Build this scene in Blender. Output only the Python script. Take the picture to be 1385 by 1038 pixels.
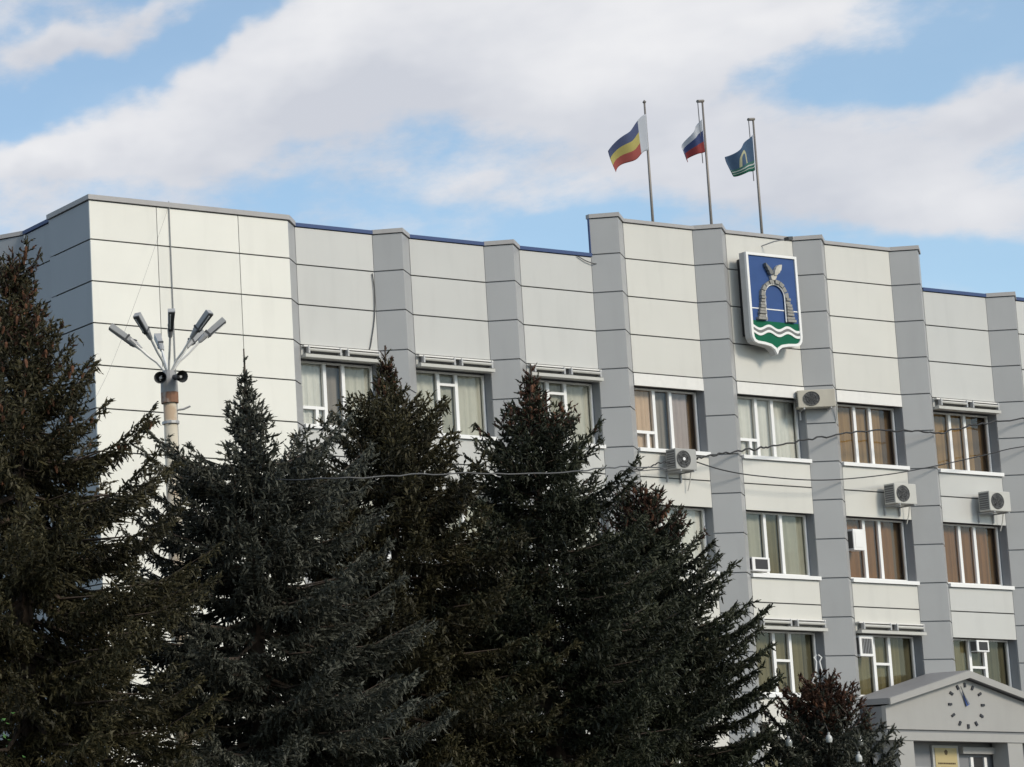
import bpy, bmesh, math, random
import numpy as np
from mathutils import Vector, Matrix

for o in list(bpy.data.objects):
    bpy.data.objects.remove(o)
scene = bpy.context.scene
COL = scene.collection
R = math.radians

# ------------------------------------------------------------------ camera
cam_d = bpy.data.cameras.new('camera')
cam = bpy.data.objects.new('camera', cam_d)
COL.objects.link(cam)
cam.location = (-32.609, -44.7046, 1.6)
cr = Vector((0.9574, -0.2887, 0.004)); cf = Vector((0.2858, 0.9496, 0.1289)).normalized()
cr = (cr - cf * cr.dot(cf)).normalized(); cu = cr.cross(cf)
cam.rotation_euler = Matrix((cr, cu, -cf)).transposed().to_euler()
cam_d.sensor_fit = 'HORIZONTAL'; cam_d.sensor_width = 36
cam_d.lens = 74.08
cam_d.shift_x = 1.0311; cam_d.shift_y = 0.1746
cam_d.clip_start = 0.2; cam_d.clip_end = 6000
scene.camera = cam
scene.cycles.max_bounces = 5; scene.cycles.diffuse_bounces = 2; scene.cycles.glossy_bounces = 2; scene.cycles.transparent_max_bounces = 8

# ------------------------------------------------------------------ sun, sky, exposure
SUN_AZ, SUN_EL = 166.0, 33.0            # azimuth clockwise from +Y
SUN_STRENGTH, SUN_ANGLE = 1.25, 14.0
SKY_STRENGTH = 0.15
EXPOSURE = 1.0
sd = Vector((math.sin(R(SUN_AZ)) * math.cos(R(SUN_EL)), math.cos(R(SUN_AZ)) * math.cos(R(SUN_EL)), math.sin(R(SUN_EL))))
sun_d = bpy.data.lights.new('sun', 'SUN'); sun_d.energy = SUN_STRENGTH; sun_d.angle = R(SUN_ANGLE); sun_d.color = (1.0, 0.90, 0.76)
sun = bpy.data.objects.new('sun', sun_d); COL.objects.link(sun)
sun.rotation_euler = sd.to_track_quat('Z', 'Y').to_euler(); sun.location = (20, -60, 60)
scene.view_settings.view_transform = 'Standard'
scene.view_settings.look = 'None'
scene.view_settings.gamma = 1.0
scene.view_settings.exposure = EXPOSURE
scene.view_settings.use_curve_mapping = False

world = bpy.data.worlds.new('World'); scene.world = world; world.use_nodes = True
wn, wl = world.node_tree.nodes, world.node_tree.links
wn.clear()
def W_(t, **kw):
    n = wn.new(t)
    for k, v in kw.items(): setattr(n, k, v)
    return n
def wmath(op, a, b=None, clamp=False):
    n = W_('ShaderNodeMath', operation=op, use_clamp=clamp)
    for i, v in enumerate((a, b)):
        if v is None: continue
        if isinstance(v, (int, float)): n.inputs[i].default_value = v
        else: wl.new(v, n.inputs[i])
    return n.outputs[0]
def wdot(a, vec):
    n = W_('ShaderNodeVectorMath', operation='DOT_PRODUCT'); wl.new(a, n.inputs[0]); n.inputs[1].default_value = vec
    return n.outputs['Value']
def wnoise(vec, scale, detail, rough=0.55, out='Fac'):
    n = W_('ShaderNodeTexNoise'); n.inputs['Scale'].default_value = scale; n.inputs['Detail'].default_value = detail
    n.inputs['Roughness'].default_value = rough; wl.new(vec, n.inputs['Vector'])
    return n.outputs[out]
wo = W_('ShaderNodeOutputWorld'); bg = W_('ShaderNodeBackground'); bg.inputs['Strength'].default_value = SKY_STRENGTH
sky = W_('ShaderNodeTexSky', sky_type='NISHITA'); sky.sun_disc = False
sky.sun_elevation = R(SUN_EL); sky.sun_rotation = R(SUN_AZ); sky.air_density = 1.0; sky.dust_density = 0.6; sky.ozone_density = 2.5
tc = W_('ShaderNodeTexCoord'); gen = tc.outputs['Generated']
# cloud layer: stretched noise over the whole dome
sc = W_('ShaderNodeVectorMath', operation='MULTIPLY'); wl.new(gen, sc.inputs[0]); sc.inputs[1].default_value = (1.0, 1.0, 2.1)
warp = W_('ShaderNodeVectorMath', operation='MULTIPLY_ADD')
wc = wnoise(gen, 26.0, 3, 0.6, 'Color'); wl.new(wc, warp.inputs[0]); warp.inputs[1].default_value = (0.034, 0.034, 0.030); wl.new(gen, warp.inputs[2])
wd = W_('ShaderNodeVectorMath', operation='ADD'); wl.new(warp.outputs[0], wd.inputs[0]); wd.inputs[1].default_value = (-0.017, -0.017, -0.015)
D0 = (0.66437, 0.68385, 0.30160); U0 = (0.71725, -0.69682, 0.0); V0 = (-0.21016, -0.21632, 0.95344)
den = wmath('MAXIMUM', wdot(wd.outputs[0], D0), 0.05)
uu = wmath('DIVIDE', wdot(wd.outputs[0], U0), den); vv = wmath('DIVIDE', wdot(wd.outputs[0], V0), den)
CLOUDS = [
    (-0.0821,0.0267,0.0756,0.0250,0.331,1.20),
    (0.0376,0.0047,0.0472,0.0198,0.041,1.05),
    (-0.0072,0.0285,0.0613,0.0213,-0.050,0.85),
    (-0.1911,0.0073,0.0355,0.0108,0.106,0.95),
    (-0.1766,0.0565,0.0271,0.0079,-0.024,0.85),
    (-0.1389,0.0658,0.0139,0.0052,0.007,0.50),
    (0.0753,-0.0232,0.0382,0.0160,-0.243,0.70),
    (0.1120,-0.0474,0.0513,0.0130,-0.236,0.55),
    (0.1594,-0.0256,0.0193,0.0085,0.277,1.00),
    (0.1021,0.0190,0.0373,0.0073,-0.285,0.35),
    (-0.0274,-0.0269,0.0311,0.0093,-0.211,0.45),
    (0.1431,-0.0617,0.0357,0.0074,-0.212,0.40),
    (-0.1956,0.0304,0.0415,0.0084,0.238,-0.95),
    (-0.1183,0.0507,0.0381,0.0078,0.465,-0.95),
    (-0.0290,-0.0064,0.0195,0.0062,0.045,-0.40),
    (0.0813,-0.0013,0.0104,0.0053,0.251,-0.50),
    (-0.0029,0.0065,0.0082,0.0043,0.631,-0.35),
    (0.1520,0.0021,0.0383,0.0136,0.087,-0.90),
    (0.1256,-0.0082,0.0149,0.0061,-0.353,-0.35),
    (0.1497,-0.0826,0.0425,0.0091,-0.223,-0.95),
    (0.0158,-0.0527,0.0232,0.0073,-0.223,-0.85),
    (-0.0798,-0.0235,0.0700,0.0082,-0.208,-0.35),
]
tot = None; lit = None
for (u0, v0, ru, rv, an, amp) in CLOUDS:
    du = wmath('SUBTRACT', uu, u0); dv = wmath('SUBTRACT', vv, v0)
    c_, s_ = math.cos(an), math.sin(an)
    a = wmath('ADD', wmath('MULTIPLY', du, c_ / ru), wmath('MULTIPLY', dv, s_ / ru))
    b = wmath('ADD', wmath('MULTIPLY', du, -s_ / rv), wmath('MULTIPLY', dv, c_ / rv))
    q = wmath('ADD', wmath('MULTIPLY', a, a), wmath('MULTIPLY', b, b))
    g = wmath('MULTIPLY', wmath('EXPONENT', wmath('MULTIPLY', q, -0.8)), amp)
    tot = g if tot is None else wmath('ADD', tot, g)
    if amp > 0:                                   # upper flanks catch the light, bases stay grey
        gb = wmath('MULTIPLY', g, b); lit = gb if lit is None else wmath('ADD', lit, gb)
n1 = wnoise(sc.outputs[0], 4.2, 3, 0.58)
n2 = wnoise(sc.outputs[0], 19.0, 6, 0.62)
base = wmath('ADD', wmath('MULTIPLY', wmath('SUBTRACT', n1, 0.5), 1.3), wmath('MULTIPLY', wmath('SUBTRACT', n2, 0.5), 1.9))
val = wmath('ADD', wmath('ADD', base, tot), 0.20)
mr = W_('ShaderNodeMapRange', interpolation_type='SMOOTHSTEP'); wl.new(val, mr.inputs['Value'])
mr.inputs['From Min'].default_value = -0.15; mr.inputs['From Max'].default_value = 0.72
mr.inputs['To Min'].default_value = 0.16; mr.inputs['To Max'].default_value = 0.97
# cloud colour: white edges towards the light, lavender grey where thick
n3 = wnoise(sc.outputs[0], 9.0, 4, 0.6)
cr_ = W_('ShaderNodeMapRange'); wl.new(n3, cr_.inputs['Value']); cr_.inputs['From Min'].default_value = 0.32; cr_.inputs['From Max'].default_value = 0.66
cmix = W_('ShaderNodeMix', data_type='RGBA'); wl.new(wmath('ADD', wmath('MULTIPLY', cr_.outputs[0], 0.55), wmath('ADD', wmath('MULTIPLY', wmath('SUBTRACT', val, 0.4), 0.25), wmath('MULTIPLY', lit, 0.55)), True), cmix.inputs['Factor'])
CLOUD_GAIN = 0.335
cmix.inputs['A'].default_value = (6.2 * CLOUD_GAIN, 6.4 * CLOUD_GAIN, 7.0 * CLOUD_GAIN, 1)
cmix.inputs['B'].default_value = (8.95 * CLOUD_GAIN, 8.9 * CLOUD_GAIN, 9.0 * CLOUD_GAIN, 1)
fin = W_('ShaderNodeMix', data_type='RGBA'); wl.new(mr.outputs[0], fin.inputs['Factor'])
skg = W_('ShaderNodeMix', data_type='RGBA', blend_type='MULTIPLY'); skg.inputs['Factor'].default_value = 1.0
wl.new(sky.outputs[0], skg.inputs['A']); skg.inputs['B'].default_value = (0.63, 0.665, 0.61, 1)
wl.new(skg.outputs['Result'], fin.inputs['A']); wl.new(cmix.outputs['Result'], fin.inputs['B'])
world.cycles.sampling_method = 'MANUAL'; world.cycles.sample_map_resolution = 512
wl.new(fin.outputs['Result'], bg.inputs['Color']); wl.new(bg.outputs[0], wo.inputs[0])

# ------------------------------------------------------------------ materials
MATS = {}
def mat(name, col, rough=0.6, var=0.06, scale=3.0, metallic=0.0, bump=0.0, spec=0.4, streak=0.0, rnd=0.0, stain=None, stain_amt=0.0, stain_scale=2.0):
    m = bpy.data.materials.new(name); m.use_nodes = True
    n, l = m.node_tree.nodes, m.node_tree.links
    b = n['Principled BSDF']; b.inputs['Roughness'].default_value = rough; b.inputs['Metallic'].default_value = metallic
    b.inputs['Specular IOR Level'].default_value = spec
    t = n.new('ShaderNodeTexCoord'); tex = n.new('ShaderNodeTexNoise'); tex.inputs['Scale'].default_value = scale; tex.inputs['Detail'].default_value = 6
    g = n.new('ShaderNodeNewGeometry')
    l.new(g.outputs['Position'], tex.inputs['Vector'])
    mix = n.new('ShaderNodeMix'); mix.data_type = 'RGBA'
    mix.inputs['A'].default_value = tuple(c * (1 - var) for c in col) + (1,); mix.inputs['B'].default_value = tuple(min(1, c * (1 + var)) for c in col) + (1,)
    l.new(tex.outputs['Fac'], mix.inputs['Factor'])
    out = mix.outputs['Result']
    if streak:                                   # rain streaks: noise stretched along Z
        mp = n.new('ShaderNodeMapping'); mp.inputs['Scale'].default_value = (1.5, 1.5, 0.22); l.new(g.outputs['Position'], mp.inputs['Vector'])
        t2 = n.new('ShaderNodeTexNoise'); t2.inputs['Scale'].default_value = 1.6; t2.inputs['Detail'].default_value = 5; l.new(mp.outputs[0], t2.inputs['Vector'])
        r2 = n.new('ShaderNodeMapRange'); r2.inputs['From Min'].default_value = 0.52; r2.inputs['From Max'].default_value = 0.80; r2.inputs['To Max'].default_value = streak; l.new(t2.outputs['Fac'], r2.inputs['Value'])
        m2 = n.new('ShaderNodeMix'); m2.data_type = 'RGBA'; l.new(out, m2.inputs['A']); m2.inputs['B'].default_value = tuple(c * 0.55 for c in col) + (1,)
        l.new(r2.outputs[0], m2.inputs['Factor']); out = m2.outputs['Result']
    if stain:
        t3 = n.new('ShaderNodeTexNoise'); t3.inputs['Scale'].default_value = stain_scale; t3.inputs['Detail'].default_value = 8; l.new(g.outputs['Position'], t3.inputs['Vector'])
        r3 = n.new('ShaderNodeMapRange'); r3.inputs['From Min'].default_value = 0.5; r3.inputs['From Max'].default_value = 0.62; r3.inputs['To Max'].default_value = stain_amt; l.new(t3.outputs['Fac'], r3.inputs['Value'])
        m3 = n.new('ShaderNodeMix'); m3.data_type = 'RGBA'; l.new(out, m3.inputs['A']); m3.inputs['B'].default_value = stain + (1,)
        l.new(r3.outputs[0], m3.inputs['Factor']); out = m3.outputs['Result']
    if rnd:                                      # each piece a little lighter or darker
        oi = n.new('ShaderNodeObjectInfo'); r4 = n.new('ShaderNodeMapRange'); r4.inputs['To Min'].default_value = 1 - rnd; r4.inputs['To Max'].default_value = 1 + rnd
        l.new(oi.outputs['Random'], r4.inputs['Value'])
        h = n.new('ShaderNodeHueSaturation'); l.new(r4.outputs[0], h.inputs['Value']); l.new(out, h.inputs['Color']); out = h.outputs['Color']
    l.new(out, b.inputs['Base Color'])
    if bump:
        bp = n.new('ShaderNodeBump'); bp.inputs['Strength'].default_value = bump; bp.inputs['Distance'].default_value = 0.02
        t5 = n.new('ShaderNodeTexNoise'); t5.inputs['Scale'].default_value = 1.5; t5.inputs['Detail'].default_value = 3; l.new(g.outputs['Position'], t5.inputs['Vector'])
        l.new(t5.outputs['Fac'], bp.inputs['Height']); l.new(bp.outputs[0], b.inputs['Normal'])
    MATS[name] = m
    return m
mat('panel_cream', (0.735, 0.725, 0.665), 0.38, 0.06, 0.8, streak=0.16, rnd=0.035, bump=0.22, spec=0.5)
mat('panel_white', (0.60, 0.59, 0.545), 0.38, 0.06, 0.8, streak=0.16, rnd=0.035, bump=0.22, spec=0.5)
mat('panel_pale', (0.515, 0.515, 0.495), 0.38, 0.06, 0.8, streak=0.16, rnd=0.035, bump=0.22, spec=0.5)
mat('panel_grey', (0.345, 0.35, 0.353), 0.38, 0.06, 0.8, streak=0.16, rnd=0.035, bump=0.22, spec=0.5)
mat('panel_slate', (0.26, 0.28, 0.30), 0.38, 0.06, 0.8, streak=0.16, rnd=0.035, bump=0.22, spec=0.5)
mat('joint', (0.11, 0.11, 0.11), 0.8)
mat('coping', (0.36, 0.35, 0.345), 0.45, 0.08, 2.0, streak=0.2)
mat('coping_blue', (0.035, 0.065, 0.17), 0.45, 0.08)
mat('roofing', (0.12, 0.12, 0.125), 0.8, 0.15)
mat('white_plastic', (0.80, 0.80, 0.79), 0.35, 0.03)
mat('white_paint', (0.72, 0.71, 0.68), 0.5, 0.08, 6.0, streak=0.15)
mat('reveal', (0.25, 0.26, 0.275), 0.7, 0.08)  # pier grey, darkened to hold the shade inside the window openings
mat('dark_grille', (0.035, 0.035, 0.037), 0.5, 0.1)
mat('fan_grille', (0.10, 0.10, 0.10), 0.45, 0.1)
mat('unit_side', (0.11, 0.11, 0.108), 0.55, 0.1)
mat('unit_white', (0.50, 0.495, 0.46), 0.45, 0.06, 5.0, streak=0.2)
mat('unit_grey', (0.36, 0.36, 0.345), 0.5, 0.1, 5.0, streak=0.3)
mat('unit_yellowed', (0.47, 0.44, 0.37), 0.5, 0.08, 5.0, streak=0.35)
mat('galvanised', (0.42, 0.42, 0.42), 0.45, 0.12, 8.0, metallic=0.3)
mat('lamp_grey', (0.060, 0.062, 0.065), 0.5, 0.1, 8.0)
mat('lamp_glass', (0.70, 0.72, 0.74), 0.2, 0.03)
mat('lamp_shell', (0.34, 0.345, 0.35), 0.45, 0.12, 8.0)
mat('mast_paint', (0.55, 0.50, 0.40), 0.6, 0.1, 5.0, stain=(0.32, 0.17, 0.07), stain_amt=0.55, stain_scale=3.4)
mat('rust', (0.23, 0.12, 0.075), 0.85, 0.45, 9.0, stain=(0.42, 0.40, 0.37), stain_amt=0.7, stain_scale=5.0)
mat('mast_grey', (0.28, 0.28, 0.28), 0.6, 0.15, 6.0)
mat('emblem_blue', (0.042, 0.088, 0.235), 0.6, 0.12, 3.0, spec=0.15)
mat('emblem_green', (0.004, 0.115, 0.06), 0.6, 0.10, spec=0.15)
mat('emblem_white', (0.80, 0.80, 0.78), 0.4, 0.05)
mat('emblem_side', (0.50, 0.50, 0.49), 0.55, 0.15, 5.0, streak=0.4)
mat('stone', (0.27, 0.265, 0.245), 0.7, 0.45, 14.0)
mat('bird', (0.50, 0.48, 0.42), 0.6, 0.35, 10.0)
mat('emblem_grey', (0.16, 0.165, 0.16), 0.5, 0.1)
mat('pole_metal', (0.22, 0.20, 0.18), 0.5, 0.1, metallic=0.3)
mat('portico_white', (0.345, 0.34, 0.325), 0.6, 0.05, 2.0, streak=0.15)
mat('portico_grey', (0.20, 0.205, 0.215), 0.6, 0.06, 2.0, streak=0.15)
mat('portico_roof', (0.25, 0.25, 0.255), 0.6, 0.08, 2.0, streak=0.2)
mat('clock_mark', (0.03, 0.032, 0.04), 0.5)
mat('clock_blue', (0.05, 0.09, 0.28), 0.4)
mat('plaque_gold', (0.44, 0.36, 0.18), 0.45, 0.08, 3.0)
mat('plaque_ink', (0.10, 0.07, 0.03), 0.6)
mat('plaque_frame', (0.40, 0.40, 0.38), 0.5)
mat('cable', (0.03, 0.03, 0.032), 0.6)
mat('cable_grey', (0.09, 0.09, 0.09), 0.6)
mat('asphalt', (0.05, 0.05, 0.052), 0.9, 0.25, 3.0, bump=0.3)
mat('paving', (0.16, 0.155, 0.15), 0.85, 0.2, 2.0)
mat('grass', (0.035, 0.055, 0.018), 0.9, 0.5, 5.0)
mat('bark', (0.075, 0.055, 0.042), 0.9, 0.4, 12.0)
mat('cone_brown', (0.12, 0.052, 0.026), 0.8, 0.5, 20.0)
mat('ornament', (0.48, 0.49, 0.48), 0.25, 0.1, 20.0)
mat('ornament_clear', (0.22, 0.23, 0.22), 0.12, 0.4, 30.0, spec=0.8)
mat('leaf_green', (0.05, 0.13, 0.022), 0.6, 0.4, 12.0)
CURT = {'white': (0.70, 0.70, 0.66), 'cream': (0.56, 0.555, 0.49), 'sage': (0.40, 0.395, 0.325), 'taupe': (0.30, 0.265, 0.23), 'reflected_peach': (0.62, 0.47, 0.34), 'reflected_lilac': (0.44, 0.38, 0.365),  # orange and pink window reflections are put into two of these sheet colours
        'tan': (0.34, 0.22, 0.10), 'brown': (0.26, 0.125, 0.04), 'rust_brown': (0.26, 0.125, 0.042), 'olive': (0.19, 0.165, 0.085), 'dark': (0.16, 0.105, 0.06), 'olive_dark': (0.11, 0.10, 0.06), 'beige': (0.42, 0.42, 0.36)}
for k, c in CURT.items(): mat('curtain_' + k, c, 0.9, 0.10, 4.0, spec=0.1)
# window glass: clear pane with a Fresnel reflection
m = bpy.data.materials.new('glass_pane'); m.use_nodes = True
n, l = m.node_tree.nodes, m.node_tree.links; n.clear()
o = n.new('ShaderNodeOutputMaterial'); ms = n.new('ShaderNodeMixShader'); tr = n.new('ShaderNodeBsdfTransparent'); gl = n.new('ShaderNodeBsdfGlossy'); fr = n.new('ShaderNodeFresnel')
fr.inputs['IOR'].default_value = 1.55; gl.inputs['Roughness'].default_value = 0.03; tr.inputs['Color'].default_value = (0.93, 0.94, 0.93, 1)
wv = n.new('ShaderNodeTexNoise'); wv.inputs['Scale'].default_value = 0.9; bp = n.new('ShaderNodeBump'); bp.inputs['Strength'].default_value = 0.12; gg = n.new('ShaderNodeNewGeometry')
l.new(gg.outputs['Position'], wv.inputs['Vector']); l.new(wv.outputs['Fac'], bp.inputs['Height']); l.new(bp.outputs[0], gl.inputs['Normal'])
l.new(fr.outputs[0], ms.inputs[0]); l.new(tr.outputs[0], ms.inputs[1]); l.new(gl.outputs[0], ms.inputs[2]); l.new(ms.outputs[0], o.inputs[0])
MATS['glass'] = m
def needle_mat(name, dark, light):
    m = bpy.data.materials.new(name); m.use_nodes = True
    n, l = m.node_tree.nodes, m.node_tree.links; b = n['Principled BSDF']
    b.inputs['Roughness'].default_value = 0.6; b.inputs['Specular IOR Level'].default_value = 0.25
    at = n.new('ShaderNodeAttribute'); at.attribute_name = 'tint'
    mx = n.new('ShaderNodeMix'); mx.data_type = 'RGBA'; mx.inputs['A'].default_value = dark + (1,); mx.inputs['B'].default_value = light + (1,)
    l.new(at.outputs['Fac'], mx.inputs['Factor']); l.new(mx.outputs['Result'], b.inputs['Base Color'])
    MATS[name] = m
needle_mat('needles_olive', (0.014, 0.013, 0.006), (0.062, 0.054, 0.024))
needle_mat('needles_grey', (0.013, 0.014, 0.009), (0.085, 0.088, 0.068))
needle_mat('needles_dark', (0.009, 0.011, 0.006), (0.048, 0.053, 0.030))
needle_mat('needles_russet', (0.024, 0.011, 0.007), (0.072, 0.033, 0.019))
needle_mat('needles_green', (0.013, 0.018, 0.009), (0.042, 0.056, 0.026))

# ------------------------------------------------------------------ helpers
def link(name, me, parent=None, m=None, loc=None):
    o = bpy.data.objects.new(name, me)
    if m and not me.materials: me.materials.append(MATS[m])
    COL.objects.link(o)
    if parent: o.parent = parent
    if loc: o.location = loc
    return o
def thing(name, label, cat, loc=(0, 0, 0), group=None):
    o = bpy.data.objects.new(name, None); COL.objects.link(o); o.location = loc; o.empty_display_size = 0.2
    o['label'] = label; o['category'] = cat
    if group: o['group'] = group
    return o
def tag(o, label, cat, group=None):
    o['label'] = label; o['category'] = cat
    if group: o['group'] = group
    return o
class MB:
    def __init__(s): s.v = []; s.f = []
    def add(s, vs, fs):
        b = len(s.v); s.v += [tuple(v) for v in vs]; s.f += [tuple(i + b for i in f) for f in fs]; return s
    def box(s, x0, x1, y0, y1, z0, z1):
        return s.add([(x0, y0, z0), (x1, y0, z0), (x1, y1, z0), (x0, y1, z0), (x0, y0, z1), (x1, y0, z1), (x1, y1, z1), (x0, y1, z1)],
                     [(0, 3, 2, 1), (4, 5, 6, 7), (0, 1, 5, 4), (1, 2, 6, 5), (2, 3, 7, 6), (3, 0, 4, 7)])
    def prism_z(s, poly, z0, z1):            # poly in XY, counter-clockwise from above
        n = len(poly)
        vs = [(x, y, z0) for x, y in poly] + [(x, y, z1) for x, y in poly]
        fs = [tuple(reversed(range(n))), tuple(range(n, 2 * n))] + [(i, (i + 1) % n, n + (i + 1) % n, n + i) for i in range(n)]
        return s.add(vs, fs)
    def prism_y(s, poly, y0, y1):            # poly in XZ, counter-clockwise seen from the front (-Y)
        n = len(poly)
        vs = [(x, y0, z) for x, z in poly] + [(x, y1, z) for x, z in poly]
        fs = [tuple(range(n)), tuple(reversed(range(n, 2 * n)))] + [(i, n + i, n + (i + 1) % n, (i + 1) % n) for i in range(n)]
        return s.add(vs, fs)
    def tube(s, pts, r, n=6, caps=True):
        pts = [Vector(p) for p in pts]; rs = r if isinstance(r, (list, tuple)) else [r] * len(pts)
        vs = []; fs = []
        for i, p in enumerate(pts):
            d = (pts[min(i + 1, len(pts) - 1)] - pts[max(i - 1, 0)]).normalized()
            a = d.cross(Vector((0, 0, 1)) if abs(d.z) < 0.9 else Vector((1, 0, 0))).normalized(); b = d.cross(a)
            for k in range(n):
                t = 2 * math.pi * k / n; vs.append(p + (a * math.cos(t) + b * math.sin(t)) * rs[i])
        for i in range(len(pts) - 1):
            for k in range(n): fs.append((i * n + k, i * n + (k + 1) % n, (i + 1) * n + (k + 1) % n, (i + 1) * n + k))
        if caps: fs.append(tuple(reversed(range(n)))); fs.append(tuple((len(pts) - 1) * n + k for k in range(n)))
        return s.add(vs, fs)
    def mesh(s, name, m=None, smooth=False, fix=True):
        me = bpy.data.meshes.new(name); me.from_pydata(s.v, [], s.f); me.update()
        if fix:
          bm = bmesh.new(); bm.from_mesh(me); bmesh.ops.recalc_face_normals(bm, faces=bm.faces); bm.to_mesh(me); bm.free()
        if m: me.materials.append(MATS[m])
        if smooth: me.shade_smooth()
        return me
    def obj(s, name, m, parent=None, loc=None, smooth=False, fix=True): return link(name, s.mesh(name, m, smooth, fix), parent, None, loc)
def bevel(o, w, seg=2):
    b = o.modifiers.new('bevel', 'BEVEL'); b.width = w; b.segments = seg; b.limit_method = 'ANGLE'
    return o
BOXC = {}
def panel(name, m, parent, x0, x1, y0, y1, z0, z1):
    k = (name, m, round(x1 - x0, 3), round(y1 - y0, 3), round(z1 - z0, 3))
    if k not in BOXC: BOXC[k] = MB().box(0, x1 - x0, 0, y1 - y0, 0, z1 - z0).mesh(name, m)
    return link(name, BOXC[k], parent, None, (x0, y0, z0))

# ------------------------------------------------------------------ ground
def struct(o): o['kind'] = 'structure'; return o
struct(MB().add([(-3000, -3000, 0), (3000, -3000, 0), (3000, 3000, 0), (-3000, 3000, 0)], [(0, 1, 2, 3)]).obj('ground', 'asphalt'))
struct(MB().box(-40, 60, -14.0, -0.6, 0.004, 0.12).obj('pavement', 'paving'))
struct(MB().box(-30, 8, -24.5, -15.0, 0.004, 0.14).obj('lawn', 'grass'))

# ------------------------------------------------------------------ administrative building
M, WB, AP, DP = 3.592, 2.42, 3.012, 0.40         # bay module, panel width, wedge apex, wedge depth
NB = 9
JT = [17.48 - 1.066 * i for i in range(5)] + [12.13, 11.05, 9.95, 8.855, 7.765, 6.69, 5.6, 4.5, 3.4, 2.3, 1.2]
LOW, TALL = 17.42, 18.50
G = 0.018                                        # half of a joint
ROWS = {3: (13.93, 12.20), 2: (10.67, 8.90), 1: (7.36, 5.60), 0: (4.06, 2.30)}
bld = thing('office_building', 'four storey office building clad in white and grey panels with wedge shaped piers', 'building', (12, 5, 0))
bld.location = (0, 0, 0)
core = MB()
core.box(-2.2, NB * M, 0.75, 13.0, 0.0, 17.15)
for k in range(1, NB):                            # spandrel walls behind the bay panels
    L = k * M
    top = 18.47 if k in (4, 5, 6) else 17.40
    zs = [(13.96, top)] + [(ROWS[r - 1][0] + 0.03, ROWS[r][1] - 0.13) for r in (3, 2, 1)] + [(0.0, 2.17)]
    for a, b in zs: core.box(L - 0.002, L + WB + 0.002, 0.035, 0.75, a, b)
core.obj('wall', 'joint', bld)
MB().box(-2.2, NB * M, 0.76, 13.0, 17.16, 17.22).obj('roof', 'roofing', bld)
TALL_PIERS = (3, 4, 5, 6)
for k in range(1, NB):                            # pier k stands right of bay k
    b0 = k * M
    pts = [(b0 + WB, 0.0), (b0 + AP, -DP), (b0 + M, 0.0)]
    top = TALL if k in TALL_PIERS else LOW
    ins = [(b0 + WB + 0.004, 0.74), (b0 + WB + 0.004, 0.04), (b0 + AP, -DP + 0.05), (b0 + M - 0.004, 0.04), (b0 + M - 0.004, 0.74)]
    pm_ = MB().prism_z(ins, 0.0, 17.18)
    pm_.prism_z([(b0 + WB + 0.004, 0.32 if k not in (3,) else 0.05), (b0 + WB + 0.004, 0.04), (b0 + AP, -DP + 0.05), (b0 + M - 0.004, 0.04), (b0 + M - 0.004, 0.32 if k not in (6,) else 0.05)], 17.181, top - 0.02)
    pier = pm_.obj('pier', 'reveal', bld)
    js = [top + 0.0] + [j for j in JT if j < top - 0.2] + [0.0]
    for a, b in zip(js[:-1], js[1:]):
        key = ('pierpanel', round(a - b, 3))
        if key not in BOXC:
            poly = [(WB + 0.006, 0.0), (AP, -DP), (M - 0.006, 0.0), (M - 0.006, 0.036), (AP, -DP + 0.046), (WB + 0.006, 0.036)]
            BOXC[key] = MB().prism_z(poly, G, a - b - G).mesh('panel', 'panel_grey')
        link('panel', BOXC[key], pier, None, (b0, 0, b))
    # capping of the pier
    cp = [(b0 + WB - 0.01, -0.03), (b0 + AP, -DP - 0.045), (b0 + M + 0.01, -0.03), (b0 + M + 0.01, 0.45 if k != 6 else 0.08), (b0 + WB - 0.01, 0.45 if k != 3 else 0.08)]
    MB().prism_z(cp, top + 0.002, top + 0.115).obj('coping', 'coping', bld)
for k in range(1, NB):                            # bay panels
    L = k * M
    tall = k in (4, 5, 6)
    pm = 'panel_white' if tall else 'panel_pale'
    top = TALL if tall else LOW
    js = [top] + [j for j in JT[:4] if j < top - 0.2]
    if not tall: js = [top] + JT[1:4]
    for a, b in zip(js[:-1], js[1:]): panel('panel', pm, bld, L + 0.008, L + WB - 0.008, 0.0, 0.034, b + G, a - G)
    panel('lintel', 'white_paint' if tall else pm, bld, L + 0.008, L + WB - 0.008, -0.012, 0.034, ROWS[3][0], JT[3] - G)
    for r in (3, 2, 1):
        s = ROWS[r][1] - 0.10; kz = s - 0.693; lo = ROWS[r - 1][0]
        panel('panel', pm, bld, L + 0.008, L + WB - 0.008, 0.0, 0.034, kz + G, s - 0.02)
        panel('panel', pm, bld, L + 0.008, L + WB - 0.008, 0.0, 0.034, lo, kz - G)
    panel('panel', pm, bld, L + 0.008, L + WB - 0.008, 0.0, 0.034, 0.5, 2.18)
    if tall: MB().box(L - 0.012, L + WB + 0.012, -0.045, 0.44, TALL + 0.004, TALL + 0.10).obj('coping', 'coping', bld)
    else: MB().box(L - 0.012, L + WB + 0.012, -0.035, 0.44, LOW + 0.004, LOW + 0.10).obj('coping', 'coping_blue', bld)
# side walls of the raised middle part
MB().box(4 * M + 0.45, 6 * M + WB - 0.05, 0.33, 0.43, 17.2, 18.47).obj('parapet_back', 'panel_slate', bld)
MB().box(3 * M + WB - 0.018, 3 * M + WB + 0.003, -0.02, 0.03, 17.53, 18.50).obj('flashing', 'coping_blue', bld)
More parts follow.
